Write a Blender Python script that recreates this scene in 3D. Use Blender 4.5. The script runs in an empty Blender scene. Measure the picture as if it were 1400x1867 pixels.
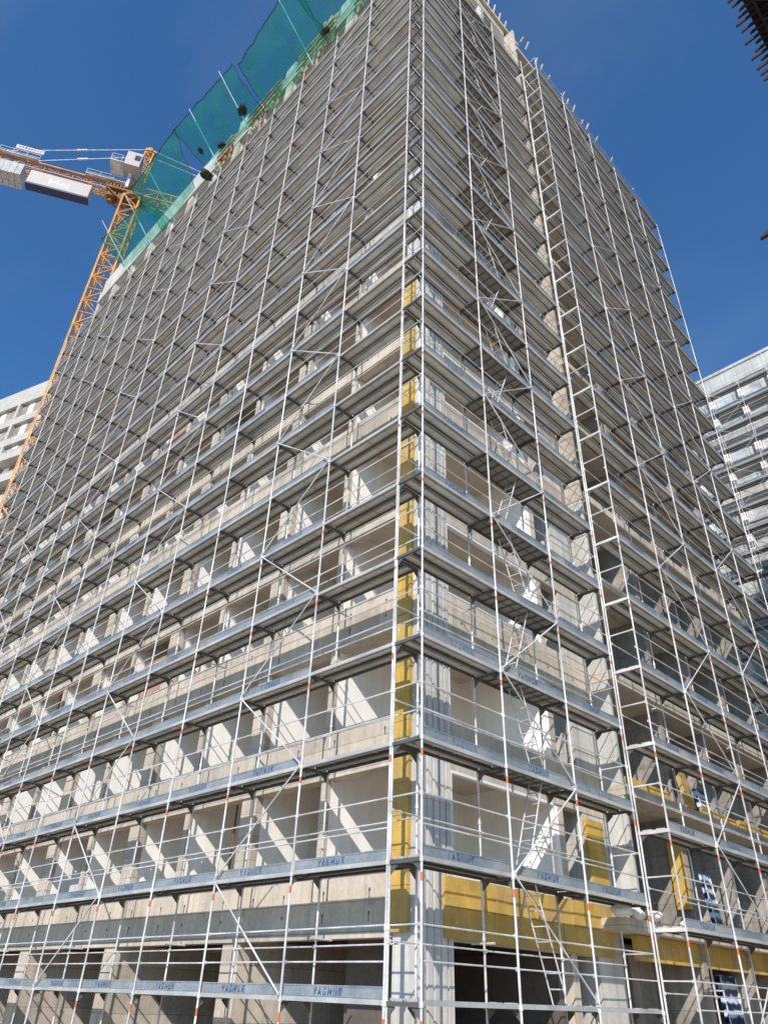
import bpy, math, random
from mathutils import Vector, Matrix, noise as mnoise

random.seed(7)
sc = bpy.context.scene
COL = sc.collection
PI = math.pi

# ------------------------------------------------------------------ camera
F_PX, YAW, PITCH, ROLL = 1327.12, 0.8023, 0.5911, 0.0378
EYE = Vector((8.862, -9.699, -0.029))
FWD = Vector((-math.sin(YAW)*math.cos(PITCH), math.cos(YAW)*math.cos(PITCH), math.sin(PITCH)))
RT0 = Vector((math.cos(YAW), math.sin(YAW), 0))
UP0 = RT0.cross(FWD)
RT = RT0*math.cos(ROLL) + UP0*math.sin(ROLL)
UP = -RT0*math.sin(ROLL) + UP0*math.cos(ROLL)
cam = bpy.data.cameras.new('camera')
cam.sensor_fit = 'VERTICAL'
cam.sensor_height = 36.0
cam.lens = F_PX/1867*36.0
cam.clip_start = 0.1
cam.clip_end = 4000
co = bpy.data.objects.new('camera', cam)
m = Matrix((RT, UP, -FWD)).transposed().to_4x4()
m.translation = EYE
co.matrix_world = m
COL.objects.link(co)
sc.camera = co

def in_view(p, pad=0.06):
    d = Vector(p) - EYE
    z = d.dot(FWD)
    if z < 0.1:
        return False
    x = F_PX*d.dot(RT)/z/700
    y = F_PX*d.dot(UP)/z/933.5
    return abs(x) < 1+pad and abs(y) < 1+pad

# ------------------------------------------------------------------ materials
def new_mat(name):
    mt = bpy.data.materials.new(name)
    mt.use_nodes = True
    nt = mt.node_tree
    return mt, nt, nt.nodes['Principled BSDF']

def mat(name, col, rough=0.7, metal=0.0, var=0.12, scale=3.0, fine=30.0, tint=None, tint_scale=0.35,
        tint_amt=0.5, streak=0.0, bump=0.0, spec=0.4, panels=None, spots=0.0):
    """procedural surface: base colour broken up by large, fine and (optionally) vertically streaked noise in world space"""
    mt, nt, bs = new_mat(name)
    N, L = nt.nodes.new, nt.links.new
    geo = N('ShaderNodeNewGeometry')
    def noi(s, det=4, vec=None):
        n = N('ShaderNodeTexNoise')
        n.inputs['Scale'].default_value = s
        n.inputs['Detail'].default_value = det
        n.inputs['Roughness'].default_value = 0.6
        L(vec if vec is not None else geo.outputs['Position'], n.inputs['Vector'])
        return n
    n1, n2 = noi(scale), noi(fine, 3)
    def ramp(src, a, b, lo=0.3, hi=0.7):
        r = N('ShaderNodeMapRange')
        r.inputs['From Min'].default_value = lo
        r.inputs['From Max'].default_value = hi
        r.inputs['To Min'].default_value = a
        r.inputs['To Max'].default_value = b
        L(src, r.inputs['Value'])
        return r.outputs[0]
    f = ramp(n1.outputs['Fac'], 1-var, 1+var)
    g = ramp(n2.outputs['Fac'], 1-var*0.6, 1+var*0.6)
    mul = N('ShaderNodeMath'); mul.operation = 'MULTIPLY'
    L(f, mul.inputs[0]); L(g, mul.inputs[1])
    fac = mul.outputs[0]
    if streak:
        mp = N('ShaderNodeMapping')
        mp.inputs['Scale'].default_value = (5, 5, 0.25)
        L(geo.outputs['Position'], mp.inputs['Vector'])
        n3 = noi(1.0, 5, mp.outputs[0])
        s = ramp(n3.outputs['Fac'], 1-streak, 1.03, 0.35, 0.62)
        m2 = N('ShaderNodeMath'); m2.operation = 'MULTIPLY'
        L(fac, m2.inputs[0]); L(s, m2.inputs[1]); fac = m2.outputs[0]
    if panels:
        sx = N('ShaderNodeSeparateXYZ'); L(geo.outputs['Position'], sx.inputs[0])
        ad = N('ShaderNodeMath'); ad.operation = 'ADD'; L(sx.outputs[0], ad.inputs[0]); L(sx.outputs[1], ad.inputs[1])
        cx = N('ShaderNodeCombineXYZ'); L(ad.outputs[0], cx.inputs[0]); L(sx.outputs[2], cx.inputs[1])
        br = N('ShaderNodeTexBrick')
        br.inputs['Scale'].default_value = 1.0
        br.inputs['Brick Width'].default_value = panels[0]
        br.inputs['Row Height'].default_value = panels[1]
        br.inputs['Mortar Size'].default_value = 0.012
        br.inputs['Mortar Smooth'].default_value = 0.4
        br.inputs['Color1'].default_value = (1.08, 1.08, 1.08, 1)
        br.inputs['Color2'].default_value = (0.86, 0.86, 0.86, 1)
        br.inputs['Mortar'].default_value = (0.62, 0.62, 0.62, 1)
        L(cx.outputs[0], br.inputs['Vector'])
        m3 = N('ShaderNodeMath'); m3.operation = 'MULTIPLY'
        L(fac, m3.inputs[0]); L(br.outputs['Color'], m3.inputs[1]); fac = m3.outputs[0]
    if spots:
        n5 = noi(2.3, 6)
        s5 = ramp(n5.outputs['Fac'], 1.0, 1-spots, 0.60, 0.70)
        m4 = N('ShaderNodeMath'); m4.operation = 'MULTIPLY'
        L(fac, m4.inputs[0]); L(s5, m4.inputs[1]); fac = m4.outputs[0]
    mix = N('ShaderNodeMix'); mix.data_type = 'RGBA'
    mix.inputs[6].default_value = (*col, 1)
    mix.inputs[7].default_value = (*(tint or col), 1)
    if tint:
        n4 = noi(tint_scale, 2)
        L(ramp(n4.outputs['Fac'], 0, tint_amt, 0.42, 0.62), mix.inputs[0])
    else:
        mix.inputs[0].default_value = 0
    vm = N('ShaderNodeVectorMath'); vm.operation = 'SCALE'
    L(mix.outputs[2], vm.inputs[0]); L(fac, vm.inputs['Scale'])
    L(vm.outputs[0], bs.inputs['Base Color'])
    bs.inputs['Roughness'].default_value = rough
    bs.inputs['Metallic'].default_value = metal
    bs.inputs['Specular IOR Level'].default_value = spec
    if bump:
        b = N('ShaderNodeBump'); b.inputs['Strength'].default_value = bump
        b.inputs['Distance'].default_value = 0.02
        L(n2.outputs['Fac'], b.inputs['Height']); L(b.outputs[0], bs.inputs['Normal'])
    return mt

M = {}
M['steel'] = mat('galvanised_tube', (0.64, 0.60, 0.585), 0.5, 0.05, 0.2, 1.3, 18, tint=(0.42, 0.39, 0.37), tint_scale=1.1, tint_amt=0.8, spots=0.2)
M['orange'] = mat('orange_paint_mark', (0.55, 0.14, 0.06), 0.6, 0, 0.2, 8, 60)
M['toe'] = mat('toe_board_aluminium', (0.19, 0.222, 0.25), 0.55, 0.0, 0.28, 1.1, 22, tint=(0.29, 0.285, 0.265), tint_scale=0.5, tint_amt=0.8)
M['lettering'] = mat('blue_lettering', (0.03, 0.075, 0.19), 0.6, 0, 0.3, 9, 60, tint=(0.14, 0.19, 0.25), tint_scale=14, tint_amt=0.9)
M['lettering_faded'] = mat('faded_blue_lettering', (0.10, 0.15, 0.22), 0.6, 0, 0.3, 9, 60, tint=(0.20, 0.225, 0.24), tint_scale=16, tint_amt=1.0)
M['deck'] = mat('deck_steel', (0.58, 0.58, 0.55), 0.65, 0.0, 0.24, 0.8, 26, tint=(0.54, 0.495, 0.42), tint_scale=0.42, tint_amt=0.8)
M['deck_edge'] = mat('deck_edge_steel', (0.36, 0.365, 0.36), 0.55, 0.05, 0.18, 1.2, 20, tint=(0.45, 0.42, 0.37), tint_scale=0.6, tint_amt=0.8)
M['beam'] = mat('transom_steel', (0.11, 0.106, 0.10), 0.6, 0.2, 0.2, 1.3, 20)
M['lip'] = mat('deck_lip_shade', (0.085, 0.082, 0.077), 0.7, 0.0, 0.2, 1.2, 20)  # near-black lip colour stands in for flange shadow and plank gap
M['ply'] = mat('deck_plywood', (0.27, 0.25, 0.22), 0.8, 0, 0.2, 1.0, 24, tint=(0.20, 0.20, 0.19))
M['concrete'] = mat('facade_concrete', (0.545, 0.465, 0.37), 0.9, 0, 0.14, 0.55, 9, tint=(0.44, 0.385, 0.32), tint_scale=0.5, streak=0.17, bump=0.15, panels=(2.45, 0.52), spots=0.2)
M['concrete_pale'] = mat('pale_concrete', (0.56, 0.53, 0.49), 0.9, 0, 0.1, 0.7, 9, tint=(0.44, 0.42, 0.39), streak=0.22, bump=0.1, panels=(1.9, 1.1), spots=0.15)
M['white_concrete'] = mat('white_painted_concrete', (0.47, 0.435, 0.39), 0.9, 0, 0.08, 0.7, 9, streak=0.12)
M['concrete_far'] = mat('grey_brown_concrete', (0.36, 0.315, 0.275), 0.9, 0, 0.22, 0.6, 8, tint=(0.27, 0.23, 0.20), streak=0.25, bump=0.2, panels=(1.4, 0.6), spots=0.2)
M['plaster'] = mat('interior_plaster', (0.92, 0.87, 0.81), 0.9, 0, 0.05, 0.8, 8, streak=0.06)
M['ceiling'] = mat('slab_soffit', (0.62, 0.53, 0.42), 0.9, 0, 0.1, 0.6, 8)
M['back'] = mat('infill_block_wall', (0.62, 0.50, 0.365), 0.9, 0, 0.1, 0.5, 9, tint=(0.50, 0.30, 0.19), tint_scale=0.19, tint_amt=0.75)
M['brick'] = mat('clay_block_infill', (0.42, 0.235, 0.15), 0.9, 0, 0.15, 1.5, 14, tint=(0.36, 0.27, 0.2), tint_scale=0.7, panels=(0.4, 0.2))
M['dark'] = mat('shaded_interior', (0.13, 0.105, 0.09), 0.9, 0, 0.25, 0.5, 6)  # wall colour darkened to carry the shade of the open ground floor
M['yellow'] = mat('yellow_rock_wool', (0.54, 0.335, 0.075), 0.95, 0, 0.2, 1.6, 45, tint=(0.46, 0.33, 0.13), tint_scale=0.9, tint_amt=0.9, bump=0.6, streak=0.12, spots=0.15)
M['white_frame'] = mat('white_subframe', (0.72, 0.72, 0.70), 0.5, 0, 0.05)
M['door'] = mat('brown_door_panel', (0.13, 0.07, 0.045), 0.6, 0, 0.2)
M['crane'] = mat('crane_yellow_paint', (0.60, 0.265, 0.03), 0.6, 0.0, 0.2, 0.7, 9, tint=(0.36, 0.15, 0.03), tint_scale=0.8, tint_amt=0.8, spots=0.3)
M['rust'] = mat('rusty_machinery', (0.22, 0.095, 0.03), 0.7, 0.1, 0.3, 1.2, 9)
M['white'] = mat('white_panel', (0.42, 0.365, 0.335), 0.5, 0, 0.05, 0.8, 8)
M['signwhite'] = mat('white_sign_lettering', (0.74, 0.69, 0.63), 0.5, 0, 0.02)
M['red'] = mat('red_paint', (0.6, 0.05, 0.05), 0.5)
M['navy'] = mat('navy_panel_edge', (0.03, 0.03, 0.08), 0.5)
M['cwt'] = mat('counterweight_concrete', (0.50, 0.48, 0.46), 0.85, 0, 0.16, 1, 9, streak=0.3)
M['ground'] = mat('sandy_site_ground', (0.56, 0.47, 0.36), 1.0, 0, 0.15, 0.15, 3, tint=(0.47, 0.395, 0.30), tint_scale=0.06, bump=0.4)
M['timber'] = mat('formwork_timber', (0.26, 0.13, 0.06), 0.85, 0, 0.25, 1.5, 14, tint=(0.52, 0.42, 0.30), tint_scale=1.2, tint_amt=0.9)
M['shadetimber'] = mat('backlit_timber', (0.045, 0.032, 0.026), 0.9, 0, 0.4, 1.5, 12)  # near-black tone stands in for the backlit, shadowed underside
M['board'] = mat('pale_timber_board', (0.60, 0.50, 0.37), 0.8, 0, 0.15, 1, 12)
M['sack'] = mat('white_plaster_sack', (0.72, 0.69, 0.65), 0.9, 0, 0.15, 4, 30, bump=0.5)
M['glass'] = mat('dark_window_glass', (0.05, 0.055, 0.065), 0.12, 0, 0.1, spec=0.6)
M['pale_glass'] = mat('pale_blue_glazing', (0.44, 0.45, 0.45), 0.3, 0, 0.3, 0.8, 6)
M['lump'] = mat('dark_debris', (0.03, 0.038, 0.028), 0.95, 0, 0.5, 3, 20, bump=0.8)
M['pole_blue'] = mat('net_pole_paint', (0.42, 0.62, 0.66), 0.5, 0.2, 0.1)

def net_material():
    mt, nt, bs = new_mat('green_safety_net')
    N, L = nt.nodes.new, nt.links.new
    out = nt.nodes['Material Output']
    geo = N('ShaderNodeNewGeometry')
    n = N('ShaderNodeTexNoise'); n.inputs['Scale'].default_value = 1.1; n.inputs['Detail'].default_value = 5
    L(geo.outputs['Position'], n.inputs['Vector'])
    mp = N('ShaderNodeMapping'); mp.inputs['Scale'].default_value = (3.2, 0.7, 0.7); mp.inputs['Rotation'].default_value = (0, 0, 0.5)
    L(geo.outputs['Position'], mp.inputs['Vector'])
    n2 = N('ShaderNodeTexNoise'); n2.inputs['Scale'].default_value = 1.6; n2.inputs['Detail'].default_value = 4
    L(mp.outputs[0], n2.inputs['Vector'])
    av = N('ShaderNodeMath'); av.operation = 'ADD'; L(n.outputs['Fac'], av.inputs[0]); L(n2.outputs['Fac'], av.inputs[1])
    hv = N('ShaderNodeMath'); hv.operation = 'MULTIPLY'; L(av.outputs[0], hv.inputs[0]); hv.inputs[1].default_value = 0.5
    r = N('ShaderNodeMapRange')
    r.inputs['From Min'].default_value = 0.38; r.inputs['From Max'].default_value = 0.62
    r.inputs['To Min'].default_value = 0.80; r.inputs['To Max'].default_value = 0.45
    L(hv.outputs[0], r.inputs['Value'])
    df = N('ShaderNodeBsdfDiffuse'); df.inputs['Color'].default_value = (0.05, 0.28, 0.19, 1)
    tl = N('ShaderNodeBsdfTranslucent'); tl.inputs['Color'].default_value = (0.07, 0.50, 0.34, 1)
    a = N('ShaderNodeMixShader'); a.inputs[0].default_value = 0.5
    L(df.outputs[0], a.inputs[1]); L(tl.outputs[0], a.inputs[2])
    tr = N('ShaderNodeBsdfTransparent'); tr.inputs['Color'].default_value = (0.62, 0.96, 0.86, 1)
    b = N('ShaderNodeMixShader')
    L(r.outputs[0], b.inputs[0]); L(a.outputs[0], b.inputs[1]); L(tr.outputs[0], b.inputs[2])
    L(b.outputs[0], out.inputs['Surface'])
    return mt
M['net'] = net_material()

def film_material():
    """window bundle wrapped in blue and white striped protective film"""
    mt, nt, bs = new_mat('blue_striped_film')
    N, L = nt.nodes.new, nt.links.new
    tc = N('ShaderNodeTexCoord')
    mp = N('ShaderNodeMapping'); mp.inputs['Scale'].default_value = (1, 1, 1)
    L(tc.outputs['Object'], mp.inputs['Vector'])
    w = N('ShaderNodeTexWave'); w.wave_type = 'BANDS'; w.bands_direction = 'Z'
    w.inputs['Scale'].default_value = 1.0; w.inputs['Distortion'].default_value = 2.2; w.inputs['Detail'].default_value = 4
    w.inputs['Detail Scale'].default_value = 3
    L(mp.outputs[0], w.inputs['Vector'])
    v = N('ShaderNodeTexNoise'); v.inputs['Scale'].default_value = 11; v.inputs['Detail'].default_value = 2
    L(tc.outputs['Object'], v.inputs['Vector'])
    mx = N('ShaderNodeMath'); mx.operation = 'MULTIPLY_ADD'
    L(v.outputs['Fac'], mx.inputs[0]); mx.inputs[1].default_value = 0.9
    sub = N('ShaderNodeMath'); sub.operation = 'SUBTRACT'; L(w.outputs['Fac'], sub.inputs[0]); sub.inputs[1].default_value = 0.45
    L(sub.outputs[0], mx.inputs[2])
    cr = N('ShaderNodeValToRGB')
    cr.color_ramp.elements[0].position = 0.28; cr.color_ramp.elements[0].color = (0.01, 0.018, 0.06, 1)
    cr.color_ramp.elements[1].position = 0.8; cr.color_ramp.elements[1].color = (0.60, 0.68, 0.78, 1)
    e = cr.color_ramp.elements.new(0.5); e.color = (0.05, 0.13, 0.36, 1)
    L(mx.outputs[0], cr.inputs['Fac']); L(cr.outputs['Color'], bs.inputs['Base Color'])
    bs.inputs['Roughness'].default_value = 0.35
    return mt
M['film'] = film_material()

# ------------------------------------------------------------------ geometry helper
class Geo:
    def __init__(s):
        s.v, s.f, s.m = [], [], []
    def add(s, verts, faces, mi=0):
        o = len(s.v)
        s.v.extend(tuple(p) for p in verts)
        s.f.extend(tuple(i+o for i in f) for f in faces)
        s.m.extend([mi]*len(faces))
        return s
    def box(s, x0, x1, y0, y1, z0, z1, mi=0):
        return s.add([(x0, y0, z0), (x1, y0, z0), (x1, y1, z0), (x0, y1, z0), (x0, y0, z1), (x1, y0, z1), (x1, y1, z1), (x0, y1, z1)],
                     [(3, 2, 1, 0), (4, 5, 6, 7), (0, 1, 5, 4), (1, 2, 6, 5), (2, 3, 7, 6), (3, 0, 4, 7)], mi)
    def bar(s, p0, p1, w, h, mi=0, up=(0, 0, 1)):
        p0, p1 = Vector(p0), Vector(p1)
        d = (p1-p0).normalized()
        u = Vector(up)
        if abs(d.dot(u)) > 0.98:
            u = Vector((1, 0, 0))
        a = d.cross(u).normalized(); b = a.cross(d).normalized()
        vs = [p + a*(w/2*i) + b*(h/2*j) for p in (p0, p1) for i, j in ((-1, -1), (1, -1), (1, 1), (-1, 1))]
        return s.add(vs, [(3, 2, 1, 0), (4, 5, 6, 7), (0, 1, 5, 4), (1, 2, 6, 5), (2, 3, 7, 6), (3, 0, 4, 7)], mi)
    def tube(s, p0, p1, r, n=8, mi=0, caps=True):
        p0, p1 = Vector(p0), Vector(p1)
        d = (p1-p0).normalized()
        u = Vector((0, 0, 1)) if abs(d.z) < 0.98 else Vector((1, 0, 0))
        a = d.cross(u).normalized(); b = a.cross(d)
        vs = [p + a*(r*math.cos(2*PI*k/n)) + b*(r*math.sin(2*PI*k/n)) for p in (p0, p1) for k in range(n)]
        fs = [(k, (k+1) % n, n+(k+1) % n, n+k) for k in range(n)]
        if caps:
            fs += [tuple(range(n-1, -1, -1)), tuple(range(n, 2*n))]
        return s.add(vs, fs, mi)
    def quad(s, a, b, c, d, mi=0):
        return s.add([a, b, c, d], [(0, 1, 2, 3)], mi)
    def merge(s, g, mx=None):
        o = len(s.v)
        if mx is None:
            s.v.extend(g.v)
        else:
            s.v.extend(tuple(mx @ Vector(p)) for p in g.v)
        s.f.extend(tuple(i+o for i in f) for f in g.f)
        s.m.extend(g.m)
        return s
    def mesh(s, name, mats):
        me = bpy.data.meshes.new(name)
        me.from_pydata(s.v, [], s.f)
        for k in mats:
            me.materials.append(M[k])
        if len(mats) > 1:
            me.polygons.foreach_set('material_index', s.m)
        me.update()
        return me
    def build(s, name, mats, parent=None, loc=None, rotz=0.0, smooth=False):
        if isinstance(mats, str):
            mats = [mats]
        me = s.mesh(name, mats)
        if smooth:
            me.polygons.foreach_set('use_smooth', [True]*len(me.polygons))
        return link(name, me, parent, loc, rotz)

def link(name, me, parent=None, loc=None, rotz=0.0):
    o = bpy.data.objects.new(name, me)
    COL.objects.link(o)
    if parent is not None:
        o.parent = parent
    if loc is not None:
        o.location = loc
    o.rotation_euler[2] = rotz
    return o

def empty(name, loc=(0, 0, 0), rotz=0.0):
    o = bpy.data.objects.new(name, None)
    o.empty_display_size = 0.2
    COL.objects.link(o)
    o.location = loc
    o.rotation_euler[2] = rotz
    return o

def tag(o, label=None, cat=None, group=None, kind=None):
    for k, v in (('label', label), ('category', cat), ('group', group), ('kind', kind)):
        if v:
            o[k] = v
    return o

# ------------------------------------------------------------------ ground
GZ = -1.75
g = Geo()
nx = 60
def gpos(i):
    t = (i/nx)*2-1
    return math.copysign(abs(t)**2.5, t)*2500
for j in range(nx+1):
    for i in range(nx+1):
        g.v.append((gpos(i), gpos(j), GZ))
for j in range(nx):
    for i in range(nx):
        a = j*(nx+1)+i
        g.f.append((a, a+1, a+nx+2, a+nx+1)); g.m.append(0)
tag(g.build('ground', 'ground'), kind='structure')

# ------------------------------------------------------------------ the tower
FH = 3.07
NF = 15
ZB = lambda n: 0.935 + FH*n          # underside of the spandrel beam of floor n
ZT = lambda n: 1.99 + FH*n          # top of it (the window sill)
XW, XE = -37.2, -1.2                # west end, east (right) face
YS, YN = 1.2, 20.4                 # left face, far end
tower = empty('concrete_tower', (XE, YS, GZ))
tag(tower, 'tall unfinished concrete tower block with open window bays, wrapped on both faces in scaffolding', 'building', kind='thing')
TOFF = Vector((-XE, -YS, -GZ))
def boards(g, x0, x1, y0, y1, z0, z1, face, rows=0.6, cols=1.2):
    """insulation laid as separate boards with open joints, slightly uneven, and pale fixing discs"""
    nz = max(1, round((z1-z0)/rows))
    for j in range(nz):
        a, b = z0+(z1-z0)*j/nz, z0+(z1-z0)*(j+1)/nz-0.008
        lo, hi = (x0, x1) if face == 'y' else (y0, y1)
        nc = max(1, round((hi-lo)/cols))
        off = (0.5 if j % 2 else 0)*(hi-lo)/nc if nc > 1 else 0
        cuts = sorted({lo, hi, *[lo+off+(hi-lo)*i/nc for i in range(nc+1) if lo < lo+off+(hi-lo)*i/nc < hi]})
        for c0, c1 in zip(cuts, cuts[1:]):
            e = random.uniform(0, 0.022)
            c1 -= 0.008
            if face == 'y':
                g.box(c0, c1, y0-e, y1, a, b)
            else:
                g.box(x0, x1+e, c0, c1, a, b)
            if c1-c0 > 0.3 and random.random() < 0.35:
                for t in (0.22, 0.78):
                    zc, cc = (a+b)/2+random.uniform(-.06, .06), c0+(c1-c0)*t
                    if face == 'y':
                        g.box(cc-0.014, cc+0.014, y0-e-0.004, y0-e-0.001, zc-0.014, zc+0.014, 1)
                    else:
                        g.box(x1+e+0.001, x1+e+0.004, cc-0.014, cc+0.014, zc-0.014, zc+0.014, 1)
def tpart(g, name, mats, label=None):
    g.v = [(p[0]+TOFF.x, p[1]+TOFF.y, p[2]+TOFF.z) for p in g.v]
    o = g.build(name, mats, tower)
    if label:
        o['label'] = label
    return o

def fin_x(i):                        # piers of the left face: thin and thick in turn
    return -4.03 - 2.76*i
for n in range(NF+1):
    # left face spandrel, with a thin drip strip along its foot and a sill ledge on top
    g = Geo()
    z0, z1 = ZB(n), ZT(n)
    ytop = YS+0.02*random.random()
    g.box(XW, -1.78, YS, YS+0.28, z0+0.09, z1)
    g.box(XW, -1.78, YS-0.025, YS+0.29, z0, z0+0.088)
    g.box(XW, -1.78, YS+0.06, YS+0.34, z1+0.002, z1+0.05)
    # formwork tie holes
    for k in range(26):
        x = -2.3-k*1.3+random.uniform(-.2, .2)
        for zz in (z0+0.38, z0+0.78):
            if x > XW+0.3 and random.random() < 0.7:
                g.box(x, x+0.05, YS-0.004, YS+0.01, zz, zz+0.06, 1)
                if random.random() < 0.6:
                    g.box(x+0.01, x+0.035, YS-0.003, YS+0.01, zz-0.12, zz-0.001, 1)
    tpart(g, 'spandrel_beam', ['concrete', 'beam'])
    # right face spandrel
    g = Geo()
    g.box(XE-0.26, XE, 2.2, 8.3, z0, z1)
    for k in range(5):
        y = 2.7+k*1.2
        g.box(XE-0.01, XE+0.004, y, y+0.05, z0+0.4, z0+0.46, 1)
    tpart(g, 'spandrel_beam', ['concrete', 'beam'])
    # floor slab of this storey
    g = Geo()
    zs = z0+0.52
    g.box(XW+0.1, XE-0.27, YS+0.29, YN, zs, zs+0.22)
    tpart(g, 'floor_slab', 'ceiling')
    # projecting slab edge of the far right part
    g = Geo()
    g.box(XE-0.26, -0.46, 7.35 if n == 0 else 8.305, YN, zs+0.003, zs+0.26)
    if n < NF: tpart(g, 'balcony_slab', 'concrete', 'projecting slab edge on the right face')

ZTOP = ZT(NF)
for i in range(13):
    x = fin_x(i)
    thick = i % 2 == 1
    w = 0.30 if thick else 0.11
    g = Geo()
    g.box(x-w, x+w, YS+0.03, YS+0.22 if thick else YS+0.14, ZT(0)+0.06, ZB(NF)+0.1)
    if thick:
        g.box(x-w-0.02, x+w+0.02, YS-0.02+0.05, YS+5.0, GZ, ZB(0)+0.05)
    tpart(g, 'pier', 'concrete')
    g = Geo()
    g.box(x-w+0.02, x+w-0.004, YS+(0.221 if thick else 0.141), YS+5.2, ZT(0)+0.06, ZB(NF)+0.1)
    tpart(g, 'partition_wall', 'plaster')
rb = random.Random(23)
for n in range(0, 9):
    for i in range(0, 9):
        if rb.random() < 0.13:
            g = Geo()
            xa, xb = fin_x(i)-0.35, fin_x(i+1)+0.35
            z0 = ZT(n)+0.052
            if rb.random() < 0.5:
                xb = xa-(xa-xb)*rb.uniform(0.3, 0.6)
            g.box(xb, xa, YS+0.36, YS+0.5, z0, z0+rb.uniform(0.4, 1.9))
            tpart(g, 'infill_wall', rb.choice(['brick', 'brick', 'concrete_pale']))
        elif rb.random() < 0.22:
            g = Geo()
            x = fin_x(i)-rb.uniform(0.7, 2.0)
            g.tube((x, YS+0.7, ZT(n)-0.5), (x+rb.uniform(-.1, .1), YS+0.7, ZB(n+1)+0.5), 0.03, 6)
            g.box(x-0.1, x+0.1, YS+0.6, YS+0.8, ZB(n+1)+0.48, ZB(n+1)+0.5)
            tpart(g, 'steel_prop', 'rust')
# back walls of the rooms
g = Geo()
g.box(XW+0.2, -6.2, YS+5.2, YS+5.4, ZB(0), ZB(NF)+0.4)
tpart(g, 'back_wall', 'back')
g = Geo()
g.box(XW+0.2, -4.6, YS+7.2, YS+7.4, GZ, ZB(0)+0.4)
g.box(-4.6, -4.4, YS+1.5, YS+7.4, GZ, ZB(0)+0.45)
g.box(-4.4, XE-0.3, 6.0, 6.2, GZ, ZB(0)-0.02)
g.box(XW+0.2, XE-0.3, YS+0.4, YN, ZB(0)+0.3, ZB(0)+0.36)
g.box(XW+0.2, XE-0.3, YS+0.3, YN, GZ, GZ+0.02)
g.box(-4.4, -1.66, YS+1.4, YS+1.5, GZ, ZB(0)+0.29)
tpart(g, 'back_wall', 'dark', 'back wall of the open ground floor, darkened as its shade')
g = Geo()
g.box(-6.2, -6.0, YS+5.2, YN, ZB(0)+0.41, ZB(NF)+0.4)
g.box(XW, XW+0.2, YS, YN, GZ, ZTOP)
g.box(XW, XE, YN, YN+0.2, GZ, ZTOP)
tpart(g, 'end_wall', 'concrete')
# corner column
g = Geo()
g.box(-1.77, XE, YS, 2.19, GZ, ZTOP)
for k in range(5):
    y = YS+0.10+k*0.19
    g.box(XE, XE+0.03, y, y+0.13, GZ, ZB(11))
tpart(g, 'corner_column', 'concrete_pale')
# yellow insulation on the left face of the corner, storey by storey
for n in range(-1, 6):
    g = Geo()
    z0 = ZT(n)-0.85 if n >= 0 else 1.0
    z1 = min(ZT(n+1)-0.86, 19.2)
    boards(g, -1.78, -1.34, YS-0.09, YS-0.002, z0+0.003, z1, 'y', 0.6)
    g.box(-1.805, -1.795, YS-0.088, YS+0.25, z0+0.003, z1)
    if n < 6 and n >= 0 or n == -1:
        tpart(g, 'insulation_panel', ['yellow', 'white_frame'])
# right face: partition, door pier and solid wall, full height
g = Geo()
g.box(-5.9, XE-0.04, 5.97, 6.17, ZB(0)+0.37, ZB(NF))
tpart(g, 'partition_wall', 'plaster')
g = Geo()
g.box(XE-0.5, XE-0.03, 6.172, 6.4, GZ, ZB(NF))
tpart(g, 'pier', 'concrete')
g = Geo()
g.box(-5.9, XE-0.02, 7.25, 8.31, GZ, ZB(5)-0.004)  # lower length kept paler to carry its sunlit patches
tpart(g, 'pier', 'concrete_pale', 'pale wall strip on the right face')
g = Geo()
g.box(-5.9, XE-0.02, 7.25, 8.31, ZB(5), ZB(NF))  # upper length greyed in colour, standing in for shade from the decks
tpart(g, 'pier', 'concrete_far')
for n in range(6):
    z0, z1 = ZT(n), ZB(n+1)
    g = Geo()
    f = 0.06
    g.box(XE-0.12, XE-0.02+0.03, 2.2, 2.2+f, z0, z1)
    g.box(XE-0.12, XE+0.012, 2.2+f, 5.96, z1-f, z1-0.002)
    g.box(XE-0.12, XE+0.012, 2.2+f, 5.96, z0+0.002, z0+f)
    tpart(g, 'window_frame', 'white_frame')
    g = Geo()
    g.box(XE-1.6, XE-1.5, 6.42, 7.24, z0-0.5, z1)
    tpart(g, 'door', 'door')
    if n % 2 == 0:
        g = Geo()
        y0 = 3.1+0.6*(n % 3)
        g.box(-5.98, -5.9, y0, y0+0.9, z0-0.5, z1-0.1)
        tpart(g, 'door', 'door')
# yellow insulation band over the ground floor of the right face
for y0, y1 in ((1.9, 3.4), (3.404, 5.0), (5.004, 6.6), (6.604, 7.85)):
    g = Geo()
    boards(g, XE+0.003, XE+0.08, y0, y1-0.002, ZB(0)+0.02, ZT(0)-0.0, 'x', 0.52, 1.0)
    tpart(g, 'insulation_panel', ['yellow', 'white_frame'])
g = Geo()
for k in range(4):
    g.box(XE-0.018, XE+0.075+0.01*(k % 2), 7.22, 8.0, 2.42+k*0.36, 2.42+k*0.36+0.352)
tpart(g, 'insulation_panel', ['yellow', 'white_frame'])
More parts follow.
